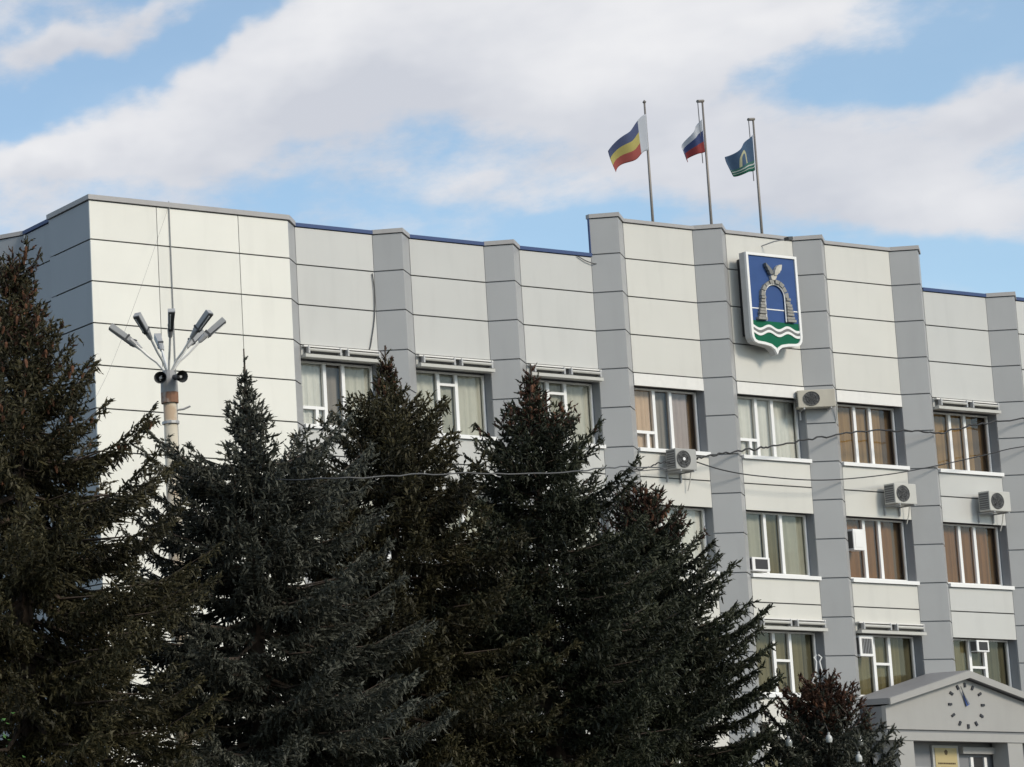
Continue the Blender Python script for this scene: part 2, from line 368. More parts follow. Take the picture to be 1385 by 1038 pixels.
# projecting corner part on the left
VX0, VX1, VY = -2.82, 3.05, -0.42
cornr = MB()
cornr.prism_z([(VX0 + 0.05, 0.9), (VX0 + 0.05, VY + 0.04), (VX1, VY + 0.04), (M - 0.02, 0.03), (M - 0.02, 0.9)], 0.0, 17.40)
cornr.prism_z([(VX0 + 0.19, 13.0), (VX0 + 0.19, 0.8), (0.0, 0.8), (0.0, 13.0)], 0.0, 17.38)
corner = cornr.obj('corner_wall', 'joint', bld)
js = [LOW] + JT[1:] + [0.0]
cols = [(VX0, -0.876), (-0.876, 1.543), (1.543, VX1)]
for a, b in zip(js[:-1], js[1:]):
    for i, (x0, x1) in enumerate(cols):
        g0 = 0.0 if i == 0 else 0.010; g1 = 0.0 if i == 2 else 0.010
        panel('panel', 'panel_cream', corner, x0 + g0, x1 - g1, VY, VY + 0.036, b + G, a - G)
    key = ('ret', round(a - b, 3))
    if key not in BOXC:
        BOXC[key] = MB().prism_z([(VX1 + 0.001, VY + 0.002), (M - 0.004, 0.0), (M - 0.004, 0.036), (VX1 + 0.001, VY + 0.044)], G, a - b - G).mesh('return_panel', 'panel_grey')
    link('return_panel', BOXC[key], corner, None, (0, 0, b))
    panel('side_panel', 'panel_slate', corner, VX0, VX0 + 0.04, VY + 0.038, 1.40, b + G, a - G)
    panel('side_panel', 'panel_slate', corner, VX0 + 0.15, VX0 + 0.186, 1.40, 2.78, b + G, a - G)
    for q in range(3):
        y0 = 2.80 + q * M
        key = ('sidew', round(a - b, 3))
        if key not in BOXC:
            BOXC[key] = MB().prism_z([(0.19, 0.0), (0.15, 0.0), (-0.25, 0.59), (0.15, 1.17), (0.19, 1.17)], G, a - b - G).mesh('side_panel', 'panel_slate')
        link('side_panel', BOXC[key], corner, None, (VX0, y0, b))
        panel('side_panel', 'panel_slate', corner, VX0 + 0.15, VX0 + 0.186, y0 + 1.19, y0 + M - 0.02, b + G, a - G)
MB().prism_z([(VX0 - 0.05, 1.42), (VX0 - 0.05, VY - 0.05), (VX1 + 0.02, VY - 0.05), (M + 0.0, -0.045), (M + 0.0, 0.46), (VX0 + 0.5, 0.46), (VX0 + 0.5, 1.42)], LOW + 0.006, LOW + 0.13).obj('coping', 'coping', corner)
MB().box(VX0 + 0.10, VX0 + 0.5, 1.43, 2.79, LOW + 0.004, LOW + 0.10).obj('coping', 'coping_blue', corner)
for q in range(3):
    y0 = 2.80 + q * M
    MB().prism_z([(VX0 + 0.12, y0), (VX0 - 0.30, y0 + 0.59), (VX0 + 0.12, y0 + 1.18), (VX0 + 0.5, y0 + 1.18), (VX0 + 0.5, y0)], LOW + 0.006, LOW + 0.115).obj('coping', 'coping', corner)
    MB().box(VX0 + 0.10, VX0 + 0.5, y0 + 1.19, y0 + M - 0.01, LOW + 0.004, LOW + 0.10).obj('coping', 'coping_blue', corner)
MB().box(VX0 + 0.138, VX0 + 0.150, 2.74, 2.80, 0.3, LOW).obj('edge_trim', 'white_paint', corner)

# ------------------------------------------------------------------ windows
WY = 0.25
random.seed(4)
def curtain_mesh(x0, x1, z0, z1, y, amp, per, rs):
    mb = MB(); n = max(6, int((x1 - x0) / 0.035)); ph = rs.random() * 6
    vs = []; fs = []
    for i in range(n + 1):
        x = x0 + (x1 - x0) * i / n
        yy = amp * (math.sin(x * 2 * math.pi / per + ph) + 0.5 * math.sin(x * 2 * math.pi / per * 1.73 + 2 * ph))
        vs += [(x, y + yy * 1.0, z0), (x, y + yy * 0.7, z1)]
    for i in range(n): fs.append((2 * i, 2 * i + 2, 2 * i + 3, 2 * i + 1))
    mb.add(vs, fs); return mb
MX = [0.90, 1.48]
def window(k, row, kind, curts):
    """kind: L small panes bottom left, T transom high in the middle light, D transom half way, P plain. curts: list of (x0,x1,colour)"""
    L = k * M; zt, zb = ROWS[row]; rs = random.Random(k * 10 + row)
    f = MB(); y0, y1 = WY, WY + 0.07
    x0, x1 = 0.012, WB - 0.012
    f.box(x0, x0 + 0.06, y0, y1, zb, zt); f.box(x1 - 0.05, x1, y0, y1, zb, zt)
    f.box(x0 + 0.061, x1 - 0.051, y0, y1, zt - 0.05, zt); f.box(x0 + 0.061, x1 - 0.051, y0, y1, zb, zb + 0.07)
    w = 0.048
    for mx in MX: f.box(mx - w, mx + w, y0 - 0.012, y1, zb + 0.071, zt - 0.051)
    if kind == 'L':
        zt2 = zb + 0.50
        f.box(x0 + 0.061, MX[0] - w - 0.001, y0 - 0.01, y1, zt2 - 0.04, zt2 + 0.04)
        f.box(0.58, 0.67, y0 - 0.008, y1, zb + 0.071, zt2 - 0.041)
    if kind in 'TD':
        zz = zt - 0.34 if kind == 'T' else zb + 0.95
        f.box(MX[0] + w + 0.001, MX[1] - w - 0.001, y0 - 0.01, y1, zz - 0.035, zz + 0.035)
    win = f.obj('window', 'white_plastic', bld, (L, 0, 0))
    xs = [x0 + 0.06, MX[0], MX[1], x1 - 0.05]
    for a, b in zip(xs[:-1], xs[1:]):
        MB().add([(a, y0 + 0.04, zb + 0.06), (b, y0 + 0.04, zb + 0.06), (b, y0 + 0.04, zt - 0.04), (a, y0 + 0.04, zt - 0.04)], [(0, 1, 2, 3)]).obj('pane', 'glass', win, None, False, False)
    MB().prism_y([(-0.005, zb - 0.105), (WB + 0.005, zb - 0.105), (WB + 0.005, zb - 0.004), (-0.005, zb - 0.004)], -0.075, 0.25).obj('sill', 'white_plastic' if True else 'white_paint', win)
    for (a, b, c) in curts:
        if c == 'dark' : curtain_mesh(a, b, zb - 0.05, zt + 0.05, 0.42, 0.012, 0.3, rs).obj('curtain', 'curtain_dark', win)
        else: curtain_mesh(a, b, zb - 0.02, zt + 0.03, 0.355 + (0.05 if c in ('taupe',) else 0.0), 0.018, 0.19 + 0.1 * rs.random(), rs).obj('curtain', 'curtain_' + c, win)
    return win
def full(*cs):
    n = len(cs); return [(WB * i / n, WB * (i + 1) / n, c) for i, c in enumerate(cs)]
WINS = {
    (1, 3): ('L', [(0, .86, 'white'), (.86, 1.45, 'taupe'), (1.45, WB, 'cream')]), (2, 3): ('T', full('cream', 'beige', 'cream')), (3, 3): ('T', [(0, 1.0, 'cream'), (1.0, 1.5, 'sage'), (1.5, WB, 'cream')]),
    (4, 3): ('L', [(0, .9, 'reflected_peach'), (.9, 1.45, 'taupe'), (1.45, 2.15, 'reflected_lilac'), (2.15, WB, 'dark')]), (5, 3): ('L', full('white')), (6, 3): ('P', [(0, 1.95, 'tan'), (1.95, WB, 'dark')]), (7, 3): ('P', [(0, 1.9, 'tan'), (1.9, WB, 'dark')]), (8, 3): ('P', full('tan')),  # bay four: glass reflections painted as coloured sheets behind the left and right lights
    (1, 2): ('T', full('white')), (2, 2): ('T', full('cream')), (3, 2): ('T', full('white')), (4, 2): ('L', full('white')), (5, 2): ('P', [(0, .86, 'sage'), (.86, 1.45, 'olive'), (1.45, WB, 'sage')]), (6, 2): ('P', [(0, 2.05, 'rust_brown'), (2.05, WB, 'dark')]), (7, 2): ('P', [(0, 2.1, 'rust_brown'), (2.1, WB, 'dark')]), (8, 2): ('P', full('brown')),
    (1, 1): ('T', full('cream')), (2, 1): ('T', full('white')), (3, 1): ('T', full('sage')), (4, 1): ('D', full('olive')), (5, 1): ('D', [(0, 2.0, 'olive'), (2.0, WB, 'olive_dark')]), (6, 1): ('D', [(0, 1.95, 'olive'), (1.95, WB, 'olive_dark')]), (7, 1): ('D', [(0, .95, 'olive'), (.95, WB, 'olive_dark')]), (8, 1): ('P', full('olive')),
    (1, 0): ('P', full('cream')), (2, 0): ('P', full('white')), (3, 0): ('P', full('sage')), (4, 0): ('P', full('olive')), (5, 0): ('P', full('olive')), (6, 0): ('D', full('dark')), (7, 0): ('D', full('dark')), (8, 0): ('P', full('olive'))}
for (k, r), (kd, cu_) in WINS.items(): window(k, r, kd, cu_)

# ------------------------------------------------------------------ linear lamp rails over some windows
def lamp_rail(k, row, where):
    L = k * M; zb = ROWS[row][0]
    t = thing('lamp_rail', 'twin tube lamp rail above ' + where, 'lamp rail', (L + WB / 2, -0.02, zb), 'lamp rails over the windows')
    h = WB / 2 - 0.02
    MB().box(-h, h, -0.15, -0.005, 0.0, 0.085).obj('ledge', 'unit_white', t)
    MB().box(-h, h, -0.10, -0.005, 0.28, 0.32).obj('top_bar', 'white_paint', t)
    for s in (-1, 1):
        a, b = (-h + 0.10, -0.12) if s < 0 else (0.12, h - 0.10)
        MB().tube([(a, -0.13, 0.20), (b, -0.13, 0.20)], 0.042, 8).obj('tube', 'unit_white', t)
        MB().box(a - 0.03, b + 0.03, -0.075, -0.005, 0.135, 0.262).obj('tube_tray', 'unit_side', t)
        for x in (a - 0.02, b - 0.02):
            br = MB().box(x, x + 0.05, -0.165, -0.004, 0.10, 0.275)
            br.tube([(x + 0.025, -0.14, 0.09), (x + 0.025, -0.14, 0.30)], 0.014, 5).obj('bracket', 'galvanised', t)
for k, r, wh in ((1, 3, 'the top floor window next to the cream corner'), (2, 3, 'the second top floor window from the cream corner'), (3, 3, 'the top floor window left of the raised parapet'),
                 (7, 3, 'the top floor window right of the raised parapet'), (8, 3, 'the top floor window at the right edge'), (5, 1, 'the low window behind the tree topper'), (6, 1, 'the low window left of the pediment')):
    lamp_rail(k, r, wh)

# ------------------------------------------------------------------ split air conditioners
def ac_unit(loc, rz, label, w=0.80, h=0.56, d=0.30, dark=False, case='unit_white'):
    t = thing('air_conditioner', label, 'air conditioner', loc, 'outdoor air conditioner units'); t.rotation_euler.z = rz
    bevel(MB().box(0, w, -d, 0, 0, h).obj('casing', case, t), 0.02)
    cx, cz, r = w * 0.36, h * 0.5, h * 0.40
    fs = []; N = 20
    ring = MB(); vs = [(cx + r * math.cos(2 * math.pi * i / N), -d - 0.006, cz + r * math.sin(2 * math.pi * i / N)) for i in range(N)]
    ring.add(vs, [tuple(range(N))]); fan = ring.obj('fan_opening', 'fan_grille', t)
    g = MB()
    for q in (0.33, 0.62, 0.98):
        g.tube([(cx + r * q * math.cos(2 * math.pi * i / N), -d - 0.018, cz + r * q * math.sin(2 * math.pi * i / N)) for i in range(N + 1)], 0.008, 4, False)
    for i in range(6):
        a = math.pi * i / 6; g.tube([(cx - r * math.cos(a), -d - 0.02, cz - r * math.sin(a)), (cx + r * math.cos(a), -d - 0.02, cz + r * math.sin(a))], 0.006, 4)
    g.obj('guard', 'unit_side', fan)
    b = MB()
    for i in range(5):
        a = 2 * math.pi * i / 5; b.add([(cx, -d - 0.01, cz), (cx + r * .85 * math.cos(a), -d - 0.012, cz + r * .85 * math.sin(a)), (cx + r * .85 * math.cos(a + .6), -d - 0.008, cz + r * .85 * math.sin(a + .6))], [(0, 1, 2)])
    b.obj('fan_blades', 'dark_grille', fan)
    if dark: MB().tube([(cx, -d - 0.03, cz), (cx, -d - 0.008, cz)], 0.045, 10).obj('fan_hub', 'white_plastic', fan)
    MB().box(-0.006, -0.001, -d + 0.03, -0.03, 0.05, h - 0.05).obj('side_coil', 'unit_side', t)
    s = MB()
    for i in range(7): s.box(-0.014, -0.007, -d + 0.04, -0.04, 0.07 + i * (h - 0.14) / 7, 0.07 + (i + 0.35) * (h - 0.14) / 7)
    s.obj('side_louvre', 'mast_grey', t)
    for x in (0.12, w - 0.14):
        MB().box(x, x + 0.035, -d - 0.02, 0.14, -0.045, -0.006).box(x, x + 0.035, 0.10, 0.14, -0.28, -0.046).obj('bracket', 'galvanised', t)
    MB().tube([(w + 0.0, -0.1, h * 0.4), (w + 0.07, -0.08, h * 0.38), (w + 0.09, -0.03, h * 0.1), (w + 0.08, 0.02, -0.25), (w + 0.05, 0.08, -0.5)], 0.014, 6).obj('pipe', 'unit_white', t)
    return t
ac_unit((15.13, -0.15, 11.57), 0, 'air conditioner unit hanging under the top floor window with painted orange and pink reflections', 0.72, 0.58, 0.32, True, 'unit_grey')
ac_unit((20.13, 0.10, 13.62), -0.588, 'air conditioner unit mounted on the grey pier right of the shield emblem', 0.92, 0.50, 0.28, False, 'unit_yellowed')
ac_unit((22.83, -0.15, 11.02), 0, 'air conditioner unit between brown curtained windows in the bay left of the lower parapet', 0.80, 0.58, 0.33)
ac_unit((26.37, -0.15, 10.98), 0, 'air conditioner unit between brown curtained windows at the right edge', 0.80, 0.58, 0.33)
def box_ac(x, z, w, h, d, label, louvre=True, grille='dark_grille'):
    t = thing('window_unit', label, 'air conditioner', (x, WY - 0.02, z), 'small units fixed in the windows')
    bevel(MB().box(0, w, -d, 0, 0, h).obj('casing', 'white_plastic', t), 0.015)
    MB().box(w * .16, w * .86, -d - 0.008, -d - 0.002, h * .14, h * .86).obj('grille', grille, t)
    if louvre:
        s = MB()
        for i in range(6): s.box(w * (.18 + i * .115), w * (.21 + i * .115), -d - 0.02, -d - 0.009, h * .14, h * .86)
        s.obj('louvre', 'galvanised', t)
    MB().box(-0.012, -0.002, -d + 0.02, -0.02, h * .1, h * .9).obj('side_vent', 'unit_side', t)
box_ac(6 * M + 0.14, 9.70, 0.40, 0.60, 0.28, 'white box unit hung in the left light of the brown curtained middle floor window', False, 'white_plastic')
box_ac(5 * M + 0.10, 8.98, 0.62, 0.38, 0.22, 'small window unit with dark front in the lower left of the green curtained window', False)
box_ac(6 * M + 0.08, 6.72, 0.50, 0.58, 0.26, 'louvred window unit in the low window left of the pediment')
box_ac(7 * M + 0.92, 6.98, 0.46, 0.33, 0.20, 'small square window unit in the low window right above the pediment', False)

# ------------------------------------------------------------------ shield emblem
em = thing('shield_emblem', 'large shield emblem with stone arch and bird on blue over green with white waves', 'emblem', (18.105, -0.45, 17.866))
EW = 1.815
outline = [(0, 0), (0.0, -2.30), (0.02, -2.44), (0.08, -2.54), (0.20, -2.59), (0.45, -2.61), (0.66, -2.65), (0.79, -2.73), (0.865, -2.87),
           (0.94, -2.73), (1.07, -2.65), (1.28, -2.61), (1.58, -2.59), (1.72, -2.54), (1.79, -2.44), (EW, -2.30), (EW, 0)]
def shrink(poly, d):
    n = len(poly); res = []
    for i in range(n):
        p0, p1, p2 = Vector(poly[i - 1]), Vector(poly[i]), Vector(poly[(i + 1) % n])
        a = (p1 - p0).normalized(); b = (p2 - p1).normalized()
        na = Vector((-a.y, a.x)); nb = Vector((-b.y, b.x)); nn = (na + nb)
        nn = nn / max(0.35, nn.length_squared / 2) if nn.length > 1e-6 else na
        res.append(tuple(p1 + nn * d))
    return res
inner = shrink(outline, 0.075)
MB().prism_y(outline, 0.03, 0.19).obj('shield_body', 'emblem_side', em)
n = len(outline); fm = MB()
vs = [(x, -0.03, z) for x, z in outline] + [(x, -0.03, z) for x, z in inner] + [(x, 0.03, z) for x, z in outline] + [(x, 0.03, z) for x, z in inner]
fs = []
for i in range(n):
    j = (i + 1) % n
    fs += [(i, j, n + j, n + i), (2 * n + i, i, j, 2 * n + j)[::-1], (n + i, n + j, 3 * n + j, 3 * n + i)]
fm.add(vs, fs).obj('border', 'emblem_white', em)
ZG = -1.93
fld = [(inner[0][0], inner[0][1]), (inner[0][0], ZG), (inner[-1][0], ZG), (inner[-1][0], inner[-1][1])]
MB().prism_y(fld, 0.005, 0.028).obj('blue_field', 'emblem_blue', em)
gr = [(inner[0][0], ZG - 0.001)] + inner[1:-1] + [(inner[-1][0], ZG - 0.001)]
MB().prism_y(gr, 0.004, 0.028).obj('green_field', 'emblem_green', em)
def wave(z, th, nm, m, y):
    N = 36; up = []; dn = []
    for i in range(N + 1):
        x = 0.07 + (EW - 0.14) * i / N; zz = z + 0.055 * math.sin(2 * math.pi * (i / N) * 2.5 + 2.4)
        up.append((x, zz + th / 2)); dn.append((x, zz - th / 2))
    w = MB(); v = []; f = []
    for i in range(N + 1): v += [(up[i][0], y, up[i][1]), (dn[i][0], y, dn[i][1]), (up[i][0], y + 0.02, up[i][1]), (dn[i][0], y + 0.02, dn[i][1])]
    for i in range(N): a = 4 * i; b = a + 4; f += [(a, a + 1, b + 1, b), (a, b, b + 2, a + 2), (a + 1, a + 3, b + 3, b + 1)]
    w.add(v, f).obj(nm, m, em)
wave(-2.12, 0.07, 'white_wave', 'emblem_white', -0.016); wave(-2.195, 0.085, 'grey_wave', 'emblem_grey', -0.012); wave(-2.27, 0.07, 'white_wave', 'emblem_white', -0.016)
MB().box(0.09, EW - 0.09, -0.004, 0.004, -1.60, -1.57).obj('white_line', 'emblem_white', em)
arch = MB(); rs = random.Random(2)
cxA = 0.915
IW, SP = 0.335, 0.70                            # inner half width, spring height
def archpt(t, off):                            # t 0..1 left foot to right foot, off outwards from the inner curve
    if t < 0.34: q = t / 0.34; x, z = -IW, ZG + 0.01 + q * SP; nx, nz = -1, 0
    elif t > 0.66: q = (1 - t) / 0.34; x, z = IW, ZG + 0.01 + q * SP; nx, nz = 1, 0
    else: a = math.pi * (1 - (t - 0.34) / 0.32); x, z = IW * math.cos(a), ZG + 0.01 + SP + IW * math.sin(a); nx, nz = math.cos(a), math.sin(a)
    return cxA + x + nx * off, z + nz * off
NS = 24
for i in range(NS):
    t0, t1 = i / NS + 0.004, (i + 1) / NS - 0.004
    th = 0.15 + 0.19 * abs(2 * (i + .5) / NS - 1) ** 2.2 + rs.uniform(-.02, .02)
    dp = -0.05 - rs.random() * 0.04
    arch.prism_y([archpt(t0, 0.035), archpt(t1, 0.035), archpt(t1, th), archpt(t0, th)], dp, 0.006)
arch.obj('stone_arch', 'stone', em)
MB().tube([(archpt(i / 40, 0.016)[0], -0.03, archpt(i / 40, 0.016)[1]) for i in range(41)], 0.018, 5).obj('arch_lining', 'emblem_white', em)
bd = MB()
bd.prism_y([(0.82, -0.74), (0.92, -0.76), (1.00, -0.68), (1.02, -0.58), (0.96, -0.56), (0.87, -0.62), (0.80, -0.64)], -0.07, 0.004)
bd.obj('bird_body', 'bird', em)
MB().prism_y([(0.90, -0.62), (1.00, -0.61), (1.06, -0.54), (1.09, -0.55), (1.12, -0.47), (1.15, -0.47), (1.17, -0.40), (1.19, -0.30), (1.08, -0.31), (0.98, -0.40), (0.93, -0.50)], -0.10, -0.01).obj('bird_wing', 'bird', em)
MB().prism_y([(0.79, -0.61), (0.88, -0.57), (0.84, -0.47), (0.75, -0.38), (0.62, -0.28), (0.64, -0.38), (0.67, -0.40), (0.69, -0.47), (0.73, -0.50), (0.74, -0.56)], -0.09, -0.01).obj('bird_wing', 'emblem_grey', em)
MB().box(0.2, 0.28, 0.191, 0.44, -2.3, -0.1).box(1.53, 1.61, 0.191, 0.44, -2.3, -0.1).box(0.281, 1.529, 0.2, 0.3, -0.4, -0.32).box(0.281, 1.529, 0.2, 0.3, -2.1, -2.02).obj('mounting_frame', 'dark_grille', em)
sp = thing('emblem_spotlight', 'small dark spotlight on an arm above the shield emblem', 'spotlight', (19.25, 0.0, 18.25))
MB().tube([(0, 0, 0), (0.12, -0.3, 0.06), (0.23, -0.6, 0.05)], 0.018, 6).obj('arm', 'galvanised', sp)
MB().prism_y([(0.17, 0.0), (0.33, 0.02), (0.31, 0.11), (0.15, 0.09)], -0.72, -0.58).obj('lamp_head', 'lamp_grey', sp)

# ------------------------------------------------------------------ flags
def flagpole(x, y, ztop, label, hal):
    t = thing('flagpole', label, 'flagpole', (x, y, 17.23), 'rooftop flagpoles'); h = ztop - 17.23
    MB().tube([(0, 0, 0), (0, 0, h * .5), (0, 0, h)], [0.040, 0.034, 0.024], 8).obj('pole', 'pole_metal', t, None, True)
    MB().box(-0.18, 0.18, -0.18, 0.18, 0.0, 0.04).obj('base_plate', 'galvanised', t)
    if hal:
        MB().tube([(0.03, 0, h - 0.03), (-0.18, 0, h - 0.06)], 0.045, 8).obj('truck', 'pole_metal', t)
        MB().tube([(-0.17, 0, h - 0.06), (-0.15, 0, h - 1.9)], 0.012, 5).obj('halyard', 'cable_grey', t)
    else: MB().tube([(0, 0, h), (0, 0, h + 0.05), (0, 0, h + 0.11)], [0.02, 0.05, 0.01], 8).obj('finial', 'pole_metal', t)
FY = 1.0
flagpole(16.50, FY, 22.46, 'leftmost flagpole, flying the blue yellow and red flag with white hoist', False)
flagpole(18.62, FY, 22.80, 'tallest middle flagpole, flying the white blue and red flag', True)
flagpole(20.46, FY, 22.45, 'rightmost flagpole, flying the blue and green flag', True)
def flag_mat(name, fn):
    m = bpy.data.materials.new(name); m.use_nodes = True; n, l = m.node_tree.nodes, m.node_tree.links
    b = n['Principled BSDF']; b.inputs['Roughness'].default_value = 0.75; b.inputs['Specular IOR Level'].default_value = 0.15
    uv = n.new('ShaderNodeUVMap'); uv.uv_map = 'UVMap'; sx = n.new('ShaderNodeSeparateXYZ'); l.new(uv.outputs[0], sx.inputs[0])
    out = fn(n, l, sx.outputs[0], sx.outputs[1]); l.new(out, b.inputs['Base Color']); MATS[name] = m
    tr = n.new('ShaderNodeBsdfTranslucent'); l.new(out, tr.inputs[0]); mx = n.new('ShaderNodeMixShader'); mx.inputs[0].default_value = 0.25
    l.new(b.outputs[0], mx.inputs[1]); l.new(tr.outputs[0], mx.inputs[2]); l.new(mx.outputs[0], n['Material Output'].inputs[0])
def ramp(n, l, src, stops):
    r = n.new('ShaderNodeValToRGB'); r.color_ramp.interpolation = 'CONSTANT'; e = r.color_ramp.elements
    e[0].position, e[0].color = stops[0][0], stops[0][1] + (1,); e[1].position, e[1].color = stops[1][0], stops[1][1] + (1,)
    for p, c in stops[2:]: x = e.new(p); x.color = c + (1,)
    l.new(src, r.inputs[0]); return r.outputs[0]
def mixc(n, l, f, a, b):
    m = n.new('ShaderNodeMix'); m.data_type = 'RGBA'; l.new(f, m.inputs['Factor'])
    for s, v in (('A', a), ('B', b)):
        if isinstance(v, tuple): m.inputs[s].default_value = v + (1,)
        else: l.new(v, m.inputs[s])
    return m.outputs['Result']
def mth(n, l, op, a, b=0.0):
    m = n.new('ShaderNodeMath'); m.operation = op
    for i, v in enumerate((a, b)):
        if isinstance(v, (int, float)): m.inputs[i].default_value = v
        else: l.new(v, m.inputs[i])
    return m.outputs[0]
def don(n, l, u, v):
    s = ramp(n, l, v, [(0, (0.08, 0.10, 0.19)), (0.34, (0.42, 0.37, 0.13)), (0.67, (0.32, 0.085, 0.075))])
    return mixc(n, l, mth(n, l, 'LESS_THAN', u, 0.22), s, (0.50, 0.53, 0.58))
def tri(n, l, u, v): return ramp(n, l, v, [(0, (0.48, 0.51, 0.56)), (0.34, (0.05, 0.07, 0.17)), (0.67, (0.26, 0.05, 0.05))])
def town(n, l, u, v):
    s = ramp(n, l, v, [(0, (0.07, 0.12, 0.20)), (0.70, (0.06, 0.16, 0.14)), (0.78, (0.5, 0.52, 0.5)), (0.82, (0.03, 0.14, 0.11)), (0.88, (0.4, 0.42, 0.4)), (0.91, (0.02, 0.12, 0.08))])
    du = mth(n, l, 'ABSOLUTE', mth(n, l, 'SUBTRACT', u, 0.48)); dv = mth(n, l, 'SUBTRACT', v, 0.42)
    d = mth(n, l, 'POWER', mth(n, l, 'ADD', mth(n, l, 'POWER', mth(n, l, 'MULTIPLY', du, 1.5), 2.0), mth(n, l, 'POWER', mth(n, l, 'MINIMUM', dv, 0.0), 2.0)), 0.5)
    ringm = mth(n, l, 'MULTIPLY', mth(n, l, 'GREATER_THAN', d, 0.13), mth(n, l, 'LESS_THAN', d, 0.24))
    ringm = mth(n, l, 'MULTIPLY', ringm, mth(n, l, 'LESS_THAN', v, 0.70))
    return mixc(n, l, ringm, s, (0.45, 0.45, 0.30))
flag_mat('flag_regional', don); flag_mat('flag_national', tri); flag_mat('flag_town', town)
def flag(name, m, label, hx, hz, H, fn):
    NU, NV = 30, 18; vs = []; fs = []; uvs = []
    for i in range(NU + 1):
        for j in range(NV + 1):
            u, v = i / NU, j / NV; vs.append(fn(u, v)); uvs.append((u, v))
    for i in range(NU):
        for j in range(NV): a = i * (NV + 1) + j; fs.append((a, a + 1, a + NV + 2, a + NV + 1))
    me = bpy.data.meshes.new(name); me.from_pydata(vs, [], fs); me.update()
    ul = me.uv_layers.new(name='UVMap')
    for lp in me.loops: ul.data[lp.index].uv = uvs[lp.vertex_index]
    me.materials.append(MATS[m]); me.shade_smooth()
    o = link(name, me, None, None, (hx, FY - 0.05, hz)); so = o.modifiers.new('thick', 'SOLIDIFY'); so.thickness = 0.006
    return tag(o, label, 'flag', 'flags on the roof')
def f1(u, v):
    drop = 1.05 * u ** 1.15; hh = 1.08 * (1 - 0.40 * u)
    x = -1.12 * u + 0.10 * v * u; y = 0.20 * u + 0.12 * math.sin(u * 8 + v * 1.5) * u
    return (x, y, -drop - hh * v + 0.05 * math.sin(u * 9 + 0.8))
def f2(u, v):
    drop = 0.80 * u ** 0.9 - 0.10 * math.sin(math.pi * u); hh = 0.98 * (1 - 0.50 * u)
    return (-0.42 * u - 0.08 * v * u + 0.02 * v, 0.30 * u + 0.14 * math.sin(u * 9 + v * 2) * u, -drop - hh * v)
def f3(u, v):
    drop = 0.62 * u ** 0.7; hh = 1.05 * (1 - 0.48 * u)
    return (-0.72 * u + 0.10 * u * v * v, 0.20 * u + 0.13 * math.sin(u * 8 + v * 1.6) * u, -drop - hh * v + 0.05 * math.sin(u * 6))
flag('flag', 'flag_regional', 'blue yellow and red striped flag with white band at its hoist', 16.47, 22.10, 1.1, f1)
flag('flag', 'flag_national', 'white blue and red striped flag on the middle pole', 18.50, 22.20, 1.0, f2)
flag('flag', 'flag_town', 'blue flag with green foot and pale arch on the right pole', 20.33, 21.92, 1.0, f3)

# ------------------------------------------------------------------ entrance portico with clock
PX0, PX1, PC = 21.15, 27.03, 24.09
PYT, PYG = -1.0, -1.2
po = thing('entrance_portico', 'white gabled entrance portico with clock face on its pediment', 'portico', (PC, 0, 0)); po.location = (0, 0, 0)
ZB, ZE, ZA = 4.65, 5.30, 6.10
slope = (ZA - ZE) / (PC - PX0)
MB().prism_y([(PX0 + 0.03, ZB), (PX1 - 0.03, ZB), (PX1 - 0.03, ZE - 0.02), (PC, ZA - 0.01), (PX0 + 0.03, ZE - 0.02)], PYT, PYT + 0.12).obj('pediment', 'portico_white', po)
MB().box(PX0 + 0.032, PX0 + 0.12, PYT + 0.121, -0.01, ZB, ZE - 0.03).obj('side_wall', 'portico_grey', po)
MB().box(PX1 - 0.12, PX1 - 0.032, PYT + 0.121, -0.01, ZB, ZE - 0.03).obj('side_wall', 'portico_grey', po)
for s in (-1, 1):
    ex = PX0 - 0.02 if s < 0 else PX1 + 0.02
    poly = [(ex, ZE), (PC, ZA + 0.0), (PC, ZA + 0.20), (ex, ZE + 0.17)]
    if s > 0: poly = poly[::-1]
    MB().prism_y(poly, PYG, PYG + 0.05).obj('rake_board', 'portico_white', po)
    poly2 = [(ex, ZE + 0.02), (PC + s * 0.001, ZA + 0.02), (PC + s * 0.001, ZA + 0.21), (ex, ZE + 0.18)]
    if s > 0: poly2 = poly2[::-1]
    MB().prism_y(poly2, PYG + 0.051, -0.005).obj('roof', 'portico_roof', po)
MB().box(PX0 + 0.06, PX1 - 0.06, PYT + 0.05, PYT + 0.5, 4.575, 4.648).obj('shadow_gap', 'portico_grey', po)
MB().box(PX0 + 0.02, PX1 - 0.02, PYT - 0.03, PYT + 0.5, 4.35, 4.573).obj('architrave', 'portico_white', po)
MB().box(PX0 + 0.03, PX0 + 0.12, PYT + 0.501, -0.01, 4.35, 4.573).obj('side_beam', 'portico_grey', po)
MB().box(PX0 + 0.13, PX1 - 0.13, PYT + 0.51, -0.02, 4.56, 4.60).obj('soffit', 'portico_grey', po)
for x in (21.53, 25.52):
    MB().box(x, x + 0.55, PYT, PYT + 0.45, 0.12, 4.348).obj('column', 'portico_white', po)
MB().box(PX0 - 0.2, PX1 + 0.2, -1.6, -0.02, 0.0, 0.45).obj('step', 'paving', po)
ck = thing('clock', 'round clock of black marks and a blue hand on the pediment', 'clock', (24.11, PYT, 5.37))
for i in range(12):
    a = math.pi / 2 - 2 * math.pi * i / 12; r0, r1, w = 0.54, 0.66, 0.032
    if i in (11, 0, 1): r0, r1 = 0.48, 0.60
    ca, sa = math.cos(a), math.sin(a)
    MB().prism_y([(ca * r0 + sa * w, sa * r0 - ca * w), (ca * r1 + sa * w, sa * r1 - ca * w), (ca * r1 - sa * w, sa * r1 + ca * w), (ca * r0 - sa * w, sa * r0 + ca * w)], -0.03, -0.003).obj('hour_mark', 'clock_mark', ck)
